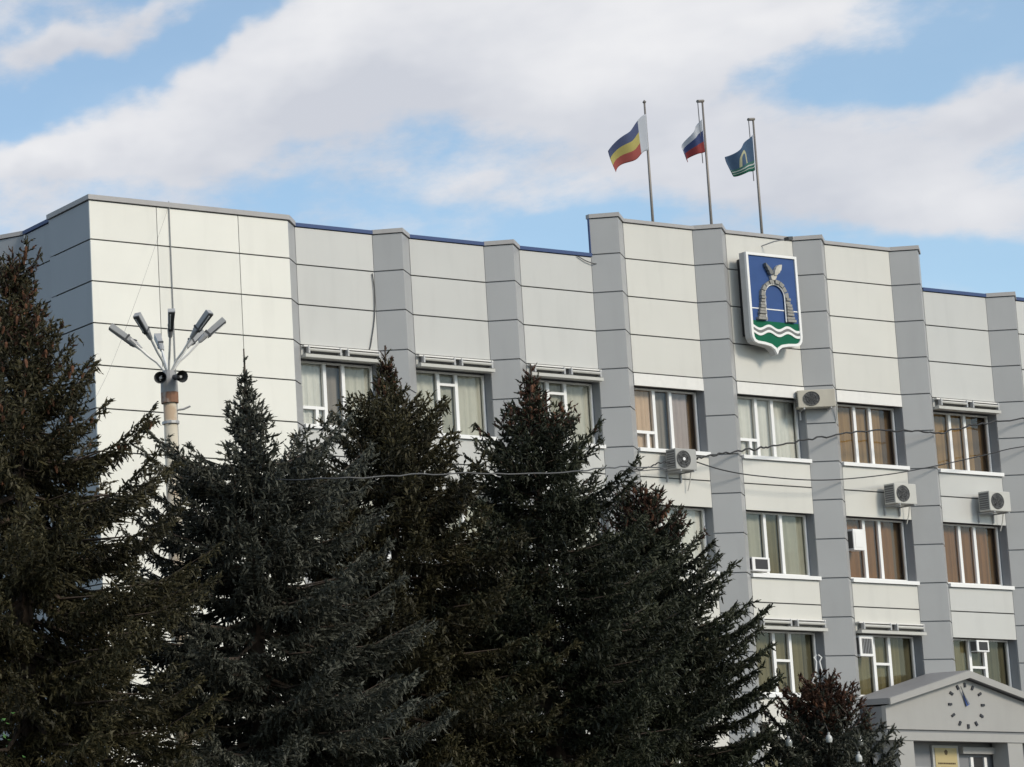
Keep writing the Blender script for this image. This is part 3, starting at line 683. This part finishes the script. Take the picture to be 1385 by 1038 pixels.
MB().prism_y([(-0.03, -0.05), (0.085, 0.01), (-0.135, 0.36), (-0.15, 0.36)], -0.045, -0.031).obj('hand', 'clock_blue', ck)
MB().prism_y([(0.0, 0.0), (0.03, 0.01), (-0.20, 0.50), (-0.215, 0.495)], -0.062, -0.048).obj('hand', 'emblem_grey', ck)
# entrance wall things under the portico
dr = thing('entrance_door', 'dark glazed entrance door in a white frame behind the portico columns', 'door', (22.62, -0.46, 0.45))
MB().box(-0.9, -0.82, -0.06, 0.0, 0, 3.2).box(0.82, 0.9, -0.06, 0.0, 0, 3.2).box(-0.819, 0.819, -0.06, 0.0, 2.95, 3.2).box(-0.04, 0.04, -0.055, 0.0, 0, 2.949).obj('frame', 'white_plastic', dr)
for s in (-1, 1): MB().box(min(s * .05, s * .81), max(s * .05, s * .81), -0.03, -0.02, 0.05, 2.94).obj('pane', 'dark_grille', dr)
for s in (-1, 1): MB().box(s * .1 - .015, s * .1 + .015, -0.09, -0.062, 1.0, 1.5).obj('handle', 'galvanised', dr)
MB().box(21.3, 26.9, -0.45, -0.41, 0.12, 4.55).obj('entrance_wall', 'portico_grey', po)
MB().box(24.35, 25.66, -0.62, -0.452, 4.04, 4.22).obj('sign_box', 'portico_white', po)
for x in (24.75, 25.25): MB().box(x, x + 0.10, -0.50, -0.452, 1.2, 3.95).obj('window_bar', 'white_plastic', po)
MB().box(24.86, 25.24, -0.47, -0.452, 1.2, 3.95).obj('side_light', 'dark_grille', po)
pl = thing('plaque', 'gold plaque with a small crest and dark lettering under the portico', 'plaque', (23.83, -0.49, 3.12))
MB().box(-0.48, 0.48, -0.02, 0.03, 0, 1.14).obj('frame', 'plaque_frame', pl)
MB().box(-0.40, 0.40, -0.032, -0.021, 0.07, 1.07).obj('plate', 'plaque_gold', pl)
MB().prism_y([(-0.06, 0.98), (-0.045, 0.90), (0, 0.87), (0.045, 0.90), (0.06, 0.98), (0, 1.03)], -0.040, -0.033).obj('crest', 'plaque_ink', pl)
rs = random.Random(8)
for zz, hw in ((0.62, 0.32), (0.50, 0.22), (0.40, 0.27), (0.28, 0.20)):
    ln = MB(); x = -hw
    while x < hw:
        w = 0.03 + rs.random() * 0.05; ln.box(x, min(x + w, hw), -0.038, -0.033, zz, zz + 0.045); x += w + 0.014
    ln.obj('lettering', 'plaque_ink', pl)

# ------------------------------------------------------------------ floodlight mast with horn speakers
ma = thing('floodlight_mast', 'rust streaked white mast with eight floodlights fanned out on top', 'light mast', (-13.37, -18.0, 0))
MB().tube([(0, 0, 0.1), (0, 0, 4), (0, 0, 8.12)], [0.14, 0.12, 0.095], 12).obj('pole', 'mast_paint', ma, None, True)
MB().tube([(0, 0, 8.10), (0, 0, 8.26)], 0.125, 14).obj('rusty_drum', 'rust', ma)
MB().tube([(0, 0, 8.262), (0, 0, 8.46), (0, 0, 8.60)], [0.125, 0.12, 0.08], 14).obj('drum', 'mast_grey', ma)
MB().tube([(0, 0, 7.78), (0, 0, 7.82)], 0.125, 12).obj('clamp', 'galvanised', ma)
MB().tube([(0, 0, 7.98), (0.16, -0.11, 8.0), (0.24, -0.16, 8.04)], 0.016, 6).obj('hook', 'galvanised', ma)
tv = Vector((-0.581, -0.814, 0)); rv = Vector((0.814, -0.581, 0))
for phi in (5, 48, 92, 143, -170, -122, -84, -31):
    a = R(phi); hd = tv * math.cos(a) + rv * math.sin(a)
    p0 = Vector((0, 0, 8.58)) + hd * 0.05; p1 = Vector((0, 0, 8.84)) + hd * 0.29; p2 = Vector((0, 0, 9.03)) + hd * 0.47; p3 = Vector((0, 0, 9.31)) + hd * 0.80
    MB().tube([p0, Vector((0, 0, 8.74)) + hd * 0.17, p1, p2], 0.018, 6).obj('arm', 'white_paint', ma)
    d = (p3 - p2).normalized(); sd_ = d.cross(Vector((0, 0, 1))).normalized(); up = sd_.cross(d)
    def P(t, x, z): return p2 + d * t + sd_ * x + up * z
    hb = MB(); A = 0.032; B = 0.049
    hb.add([P(.10, -A, -.02), P(.10, A, -.02), P(.10, A, .05), P(.10, -A, .05), P(.46, -B, -.03), P(.46, B, -.03), P(.46, B, .05), P(.46, -B, .05)], [(0, 1, 2, 3), (4, 5, 6, 7), (0, 1, 5, 4), (1, 2, 6, 5), (2, 3, 7, 6), (3, 0, 4, 7)])
    hb.tube([P(-.02, 0, 0), P(.10, 0, 0.01)], [0.03, 0.045], 8)
    lh = hb.obj('floodlight', 'lamp_shell', ma)
    def slab(t0, t1, x00, x01, x10, x11, z0, z1):
        return MB().add([P(t0, x00, z0), P(t0, x01, z0), P(t1, x11, z0), P(t1, x10, z0), P(t0, x00, z1), P(t0, x01, z1), P(t1, x11, z1), P(t1, x10, z1)], [(0, 1, 2, 3), (4, 5, 6, 7), (0, 1, 5, 4), (1, 2, 6, 5), (2, 3, 7, 6), (3, 0, 4, 7)])
    slab(.11, .45, -A * .95, A * .95, -B * .95, B * .95, -.046, -.032).obj('lens', 'lamp_grey', lh)
    slab(.16, .42, A * .25, A * .62, B * .25, B * .6, -.054, -.047).obj('tube', 'lamp_glass', lh)
    slab(.14, .17, -A * 1.2, A * 1.2, -A * 1.2, A * 1.2, -.05, .066).obj('clamp_band', 'lamp_grey', lh)
for s, yaw in ((-1, -6), (1, 30)):
    a = R(yaw); dv = (tv * math.cos(a) + rv * math.sin(a)) + Vector((0, 0, -0.16)); c = Vector((0, 0, 8.47)) + rv * (0.105 * s) + tv * 0.12
    hn = MB().tube([c - dv * 0.10, c + dv * 0.02, c + dv * 0.12, c + dv * 0.17], [0.04, 0.045, 0.075, 0.092], 16, False).obj('horn_speaker', 'lamp_grey', ma, None, True)
    MB().tube([c - dv * 0.02, c + dv * 0.13], [0.035, 0.02], 10).obj('horn_core', 'galvanised', hn)

# ------------------------------------------------------------------ cables
def cable(name, pts, r, label, m='cable', wob=0.0, seed=1):
    rs = random.Random(seed); P_ = []
    for i in range(len(pts) - 1):
        a, b, c, d = [Vector(pts[max(0, min(len(pts) - 1, j))]) for j in (i - 1, i, i + 1, i + 2)]
        for s in range(10):
            t = s / 10; P_.append(0.5 * ((2 * b) + (c - a) * t + (2 * a - 5 * b + 4 * c - d) * t * t + (3 * b - a - 3 * c + d) * t ** 3) + Vector((0, 0, rs.uniform(-wob, wob))))
    P_.append(Vector(pts[-1]))
    o = MB().tube(P_, r, 6).obj(name, m, None, None, True)
    return tag(o, label, 'cable')
cable('facade_cable', [(15.84, -0.47, 11.80), (16.7, -0.5, 11.62), (17.9, -0.52, 11.52), (20.1, -0.52, 11.52), (22.5, -0.52, 11.80), (24.6, -0.52, 12.20), (26.4, -0.52, 12.60), (27.9, -0.52, 12.92), (31.75, -0.42, 13.4)], 0.017, 'thin sagging cable running right from the air conditioner under the window with painted orange and pink reflections')
cable('twisted_cable', [(15.86, -0.46, 11.90), (16.6, -0.5, 12.06), (17.9, -0.52, 12.28), (18.6, -0.52, 12.42), (20.1, -0.52, 12.70), (21.9, -0.52, 13.0), (23.6, -0.52, 13.12), (24.6, -0.52, 13.12), (26.0, -0.5, 13.42), (27.9, -0.5, 13.72), (31.75, -0.42, 14.1)], 0.024, 'wavy twisted cable strung across the top floor windows on the right', wob=0.035)
cable('left_cable', [(13.2, -0.46, 11.40), (14.0, -0.5, 11.52), (14.6, -0.5, 11.72), (15.12, -0.40, 11.74)], 0.018, 'short cable end reaching the air conditioner from the dark tree', wob=0.02)
cable('tree_cable', [(-13.27, -18.0, 6.95), (-15.0, -23.2, 6.02), (-12.95, -23.0, 6.227), (-11.318, -23.0, 6.324), (-9.071, -22.0, 6.69), (-4.0, -18.0, 7.60), (13.2, -0.46, 11.40)], 0.010, 'grey cable stretched in front of the dark spruces', 'cable_grey', 0.012)
cable('loose_cable', [(5.93, -0.03, 16.35), (5.96, -0.035, 15.9), (5.93, -0.03, 15.2), (5.78, -0.03, 14.5), (5.72, -0.03, 14.3)], 0.014, 'loose cable hanging beside the first grey pier', 'cable_grey')
cable('parapet_cable', [(12.7, -0.03, 17.40), (13.0, -0.05, 17.27), (13.35, -0.06, 17.22), (13.75, -0.04, 17.33), (13.95, -0.03, 17.44)], 0.013, 'short cable looping under the blue parapet edge left of the raised part', 'cable_grey')
cable('lightning_rod_cable', [(-0.52, VY - 0.03, 17.58), (-0.52, VY - 0.03, 14.0), (-0.53, VY - 0.03, 9.0), (-0.53, VY - 0.03, 1.0)], 0.013, 'vertical grey conductor running down the cream corner wall', 'mast_grey')
cable('slack_wire', [(-0.55, VY - 0.04, 17.42), (-2.54, -2.0, 14.78), (-4.17, -3.0, 12.45), (-8.9, -8.0, 8.6), (-13.47, -17.95, 6.4)], 0.003, 'hair thin slack wire slanting across the cream corner wall', 'cable_grey')

# ------------------------------------------------------------------ spruces
def build_needles(name, br, m, parent, seed, spikes=4):
    """every twig is a solid tapering spindle with needle tufts standing off it"""
    rg = np.random.default_rng(seed)
    B = np.array(br, dtype=np.float64); N = len(B)         # px py pz dx dy dz len tint
    P0 = B[:, 0:3]; D = B[:, 3:6]; L = B[:, 6:7]
    ref = np.where(np.abs(D[:, 2:3]) < .9, np.array([[0, 0, 1.0]]), np.array([[1.0, 0, 0]]))
    U = np.cross(D, ref); U /= np.linalg.norm(U, axis=1, keepdims=True); Vv = np.cross(D, U)
    r = 0.012 + 0.009 * rg.random((N, 1)); ph = rg.random((N, 1)) * 6.28
    def ring(t, rr, k): a = ph + k * 2.0944; return P0 + D * L * t + (U * np.cos(a) + Vv * np.sin(a)) * rr
    R1 = [ring(.42, r, k) for k in range(3)]; T = P0 + D * L * 1.02
    tr_ = []
    for k in range(3):
        j = (k + 1) % 3
        tr_ += [(P0, R1[j], R1[k]), (R1[k], R1[j], T)]
    for q in range(spikes):
        t = (q + rg.random((N, 1))) / spikes
        rnd = rg.normal(size=(N, 3)); rad = rnd - D * np.sum(rnd * D, axis=1, keepdims=True); rad /= np.linalg.norm(rad, axis=1, keepdims=True) + 1e-9
        nd = D * (0.75 + 0.4 * t) + rad; nd /= np.linalg.norm(nd, axis=1, keepdims=True)
        base = P0 + D * L * t; side = np.cross(nd, rad + .3 * rg.normal(size=(N, 3))); side /= np.linalg.norm(side, axis=1, keepdims=True) + 1e-9
        ln = 0.030 + 0.018 * rg.random((N, 1)); w = 0.007 + 0.006 * rg.random((N, 1))
        tr_.append((base - side * w, base + side * w, base + nd * ln))
    V = np.stack([np.stack(x, axis=1) for x in tr_], axis=1)   # N, nt, 3, 3
    nt = V.shape[1]; F = N * nt
    me = bpy.data.meshes.new(name); me.vertices.add(3 * F); me.vertices.foreach_set('co', V.reshape(-1).astype(np.float32))
    me.loops.add(3 * F); me.loops.foreach_set('vertex_index', np.arange(3 * F, dtype=np.int32))
    me.polygons.add(F); me.polygons.foreach_set('loop_start', np.arange(0, 3 * F, 3, dtype=np.int32))
    me.update(calc_edges=True)
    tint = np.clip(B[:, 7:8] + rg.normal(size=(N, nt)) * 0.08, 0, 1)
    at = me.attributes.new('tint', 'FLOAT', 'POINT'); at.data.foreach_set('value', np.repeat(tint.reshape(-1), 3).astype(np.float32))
    me.materials.append(MATS[m])
    return link(name, me, parent)
def spruce(label, pos, H, prof, seed, m, droop=0.1, cones=40, dens=1.0, cone_lo=1.5, leader=0.35, fill=1.0, lift=-0.16, russet=0.0, rz=0.8):
    rs = random.Random(seed); t = thing('spruce_tree', label, 'tree', pos, 'dark spruces in front of the building')
    pr = sorted(prof)
    def rad(dz):
        for (a, ra), (b, rb) in zip(pr[:-1], pr[1:]):
            if a <= dz <= b: return ra + (rb - ra) * (dz - a) / (b - a)
        return pr[-1][1]
    br = []; brr = []; wood = MB(); conel = []
    wood.tube([(0, 0, 0), (0.02, 0.01, H * .4), (0.0, 0.0, H * .8), (0, 0, H)], [0.17, 0.12, 0.04, 0.008], 8)
    def brush(p, d, L, tint):
        d = d.normalized(); (brr if russet and H - p.z < rz * rs.uniform(.5, 1.2) and rs.random() < russet else br).append((p.x, p.y, p.z, d.x, d.y, d.z, L, tint))
    brush(Vector((0, 0, H - leader)), Vector((0, 0, 1)), leader, 0.4)
    for i in range(6):
        a = rs.random() * 6.28; z = H - leader * rs.uniform(.2, 1); brush(Vector((0, 0, z)), Vector((math.cos(a), math.sin(a), 1.1)), rs.uniform(.08, .18), 0.4)
    z = H - leader; az = rs.random() * 6
    while z > 0.7:
        dz = H - z; low = z < 2.25
        nb = (5 if dz < 1.0 else 7 if dz < 2.0 else 9) if not low else 4
        for b in range(nb):
            az += 2.399 + rs.uniform(-.35, .35)
            el = (0.75 if dz < 0.7 else 0.75 - (dz - 0.7) * 0.32); el = max(lift, el) + rs.uniform(-.12, .12)
            Ln = max(0.1, rad(dz) - 0.06)
            for _ in range(3): Ln = max(0.09, rad(max(0.04, dz - 0.55 * (Ln * math.tan(el) * .8 + 0.22 * min(Ln, 1.6)))) - 0.07)
            minor = dz > 1.2 and rs.random() < .30
            Ln *= rs.uniform(.45, .65) if minor else rs.uniform(.80, 1.06)
            ca, sa = math.cos(az), math.sin(az); fw = Vector((ca, sa, 0)); sdv = Vector((-sa, ca, 0))
            z0 = z + rs.uniform(-.05, .05) * (1 if dz < 1.5 else 1.6); tint_b = rs.uniform(.05, .55)
            sag = droop * 0.35 * Ln; upc = 0.22 * min(Ln, 1.6)
            def pt(s): return fw * (Ln * s) + Vector((0, 0, z0 + Ln * math.tan(el) * s * .8 - sag * math.sin(math.pi * s) * 1.2 + upc * s ** 3))
            wood.tube([pt(s) for s in (0, .35, .7, .98)], [0.012 + .012 * Ln, 0.010 + .007 * Ln, 0.008, 0.003], 3, False)
            s = 0.14 if Ln > .6 else 0.05
            step = (0.062 if not low else 0.17) / max(Ln, .12) / dens
            while s < 1.0:
                p = pt(s); f2_ = (pt(min(1, s + .05)) - pt(s - .05)).normalized()
                lb = min(0.52, 0.10 + 0.36 * Ln * (1 - s) * rs.uniform(.7, 1.1)); lb = max(min(lb, 0.05 + 0.30 * Ln), 0.07)
                if rs.random() < .6: brush(p, f2_ + Vector((rs.gauss(0, .25), rs.gauss(0, .25), .25)), min(rs.uniform(.09, .15), .06 + .25 * Ln), tint_b + .15)
                for sg in (-1, 1):
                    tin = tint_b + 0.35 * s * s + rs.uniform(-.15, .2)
                    dd = f2_ * rs.uniform(.5, .85) + sdv * sg * rs.uniform(.55, .8) + Vector((0, 0, rs.uniform(-.22, .10) - droop))
                    dd.normalize(); h1 = lb * .55
                    brush(p, dd, h1, tin)
                    p2 = p + dd * h1; d2 = (dd + Vector((0, 0, rs.uniform(-.1, .5) - droop * .8)) + f2_ * .3).normalized()
                    brush(p2, d2, lb * .5, tin + .15)
                    k = int(lb / 0.066 * fill + rs.random())
                    for q in range(k):
                        tq = rs.uniform(.1, .95); pq = p + dd * lb * tq
                        hang = rs.random() < .40
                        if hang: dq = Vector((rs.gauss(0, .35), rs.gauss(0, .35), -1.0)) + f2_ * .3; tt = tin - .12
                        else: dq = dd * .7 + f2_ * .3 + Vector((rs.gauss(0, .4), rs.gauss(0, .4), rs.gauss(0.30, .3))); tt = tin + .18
                        brush(pq, dq, min(rs.uniform(.06, .12) * (1.25 if hang else 1.0), .05 + .2 * Ln), tt)
                s += step * rs.uniform(.8, 1.25)
            brush(pt(.9), (pt(1) - pt(.9)) + Vector((0, 0, .03)), min(.14, .08 + .2 * Ln), tint_b + .45)
            if 0.25 < dz < cone_lo and rs.random() < cones / 60:
                for q in range(rs.randint(1, 3)):
                    conel.append((pt(rs.uniform(.45, 1.0)), rs.uniform(.07, .12)))
        z -= (0.095 + 0.052 * min(dz, 3.2)) * (1.0 if not low else 2.4) * rs.uniform(.85, 1.15)
    wood.obj('trunk', 'bark', t)
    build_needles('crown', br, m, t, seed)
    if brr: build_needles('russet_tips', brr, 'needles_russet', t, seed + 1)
    if conel:
        cm = MB()
        for p, L in conel: cm.tube([p, p + Vector((0, 0, -L * .3)), p + Vector((rs.uniform(-.02, .02), rs.uniform(-.02, .02), -L))], [0.012, 0.026, 0.010], 6)
        o = cm.obj('cones', 'cone_brown', t); o['kind'] = 'stuff'
    return t
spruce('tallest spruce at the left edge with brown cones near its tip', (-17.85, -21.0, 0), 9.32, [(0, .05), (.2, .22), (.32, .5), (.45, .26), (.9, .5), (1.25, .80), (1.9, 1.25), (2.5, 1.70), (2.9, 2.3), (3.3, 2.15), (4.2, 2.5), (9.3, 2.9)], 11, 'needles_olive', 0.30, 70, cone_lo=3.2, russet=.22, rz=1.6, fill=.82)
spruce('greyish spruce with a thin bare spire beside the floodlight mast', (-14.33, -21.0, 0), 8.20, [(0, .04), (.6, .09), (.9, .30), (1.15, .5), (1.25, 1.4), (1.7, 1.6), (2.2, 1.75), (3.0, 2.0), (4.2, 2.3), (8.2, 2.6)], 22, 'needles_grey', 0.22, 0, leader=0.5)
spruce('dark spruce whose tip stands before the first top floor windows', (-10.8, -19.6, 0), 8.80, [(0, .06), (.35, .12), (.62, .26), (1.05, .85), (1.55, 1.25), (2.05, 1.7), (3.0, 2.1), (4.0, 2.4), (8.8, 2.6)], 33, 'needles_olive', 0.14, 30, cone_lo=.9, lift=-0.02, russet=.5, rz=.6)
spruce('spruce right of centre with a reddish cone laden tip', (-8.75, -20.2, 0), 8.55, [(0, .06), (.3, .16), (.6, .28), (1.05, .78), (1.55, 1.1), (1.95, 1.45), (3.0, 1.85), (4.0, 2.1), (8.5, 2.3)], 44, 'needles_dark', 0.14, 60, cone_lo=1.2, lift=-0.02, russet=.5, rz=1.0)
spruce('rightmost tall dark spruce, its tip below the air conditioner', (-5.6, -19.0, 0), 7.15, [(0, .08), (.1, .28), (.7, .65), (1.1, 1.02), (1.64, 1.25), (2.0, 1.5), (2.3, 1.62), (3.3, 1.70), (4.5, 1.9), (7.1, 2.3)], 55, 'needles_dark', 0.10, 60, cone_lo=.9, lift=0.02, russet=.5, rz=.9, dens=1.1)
spruce('low decorated spruce with russet crown left of the portico', (-3.95, -20.4, 0), 3.92, [(0, .22), (.15, .48), (.4, .66), (.8, .86), (1.5, 1.15), (3.9, 1.4)], 66, 'needles_grey', 0.10, 60, cone_lo=.8, leader=0.12, dens=1.3, lift=0.10, russet=.8, rz=.62)

# ------------------------------------------------------------------ tree topper and hanging baubles
tp = thing('tree_topper', 'white wire spire topper on the decorated spruce', 'tree topper', (-3.95, -20.4, 3.90))
for s in (-1, 1):
    w = rv * s
    MB().tube([Vector((0, 0, -0.02)) + w * .03, Vector((0, 0, 0.08)) + w * .095, Vector((0, 0, 0.18)) + w * .05, Vector((0, 0, 0.38)) + w * .02, Vector((0, 0, 0.44)) + w * .05, Vector((0, 0, 0.48)) + w * .01], 0.011, 6).obj('wire', 'emblem_white', tp)
MB().tube([(0, 0, -0.25), (0, 0, 0.0)], 0.012, 6).obj('stem', 'galvanised', tp)
def bauble(p, label, m='ornament'):
    t = thing('bauble', label, 'bauble', p, 'baubles hanging in the spruces')
    prof = [(0.0, .012), (-.015, .028), (-.04, .044), (-.075, .048), (-.10, .040), (-.115, .044), (-.12, .02)]
    MB().tube([(0, 0, z) for z, r in prof], [r * .9 for z, r in prof], 14).obj('shell', m, t, None, True)
    MB().tube([(0, 0, 0), (0, 0, .03)], 0.016, 8).obj('cap', 'galvanised', t)
    MB().tube([(0, 0, .03), (0.02, 0.05, .14), (0.05, 0.2, .16)], 0.004, 5).obj('hook', 'cable', t)
BAUB = [((-5.98, -21.00, 3.21), 'clear bauble in the dark branches left of the decorated spruce', 'ornament_clear'), ((-5.73, -21.35, 3.06), 'clear bell shaped bauble low on the left of the decorated spruce', 'ornament_clear'),
        ((-4.98, -21.35, 3.13), 'round white bauble in the middle of the decorated spruce', 'ornament'), ((-4.22, -21.20, 3.10), 'pale upright bauble on the right of the decorated spruce', 'ornament_clear'), ((-4.45, -21.35, 2.86), 'shiny white bauble lowest on the right of the decorated spruce', 'ornament')]
for p_, lb_, m_ in BAUB: bauble(p_, lb_, m_)

# ------------------------------------------------------------------ broadleaf shrub at the lower left
sh = thing('leafy_shrub', 'bright green leafy shrub at the lower left corner', 'shrub', (-20.95, -24.2, 0))
rg = random.Random(5); stem = MB(); lf = MB()
for i in range(16):
    a = rg.random() * 6.28; r = rg.uniform(.2, .8); zt = rg.uniform(1.6, 2.95)
    tip = Vector((r * math.cos(a), r * math.sin(a), zt)); stem.tube([(0, 0, 0), tip * .5 + Vector((0, 0, .3)), tip], [0.03, 0.015, 0.004], 5)
    for j in range(90):
        t_ = rg.uniform(.35, 1.05); c = tip * t_ + Vector((rg.gauss(0, .13), rg.gauss(0, .13), rg.gauss(0, .13)))
        d = Vector((rg.gauss(0, 1), rg.gauss(0, 1), rg.gauss(-.2, .6))).normalized(); s = d.cross(Vector((rg.gauss(0, 1), rg.gauss(0, 1), 2))).normalized(); L = rg.uniform(.05, .085)
        up = d.cross(s) * .012
        lf.add([c, c + d * L * .5 + s * L * .28 + up, c + d * L, c + d * L * .5 - s * L * .28 + up], [(0, 1, 2), (0, 2, 3)])
stem.obj('stems', 'bark', sh); lf.obj('foliage', 'leaf_green', sh)
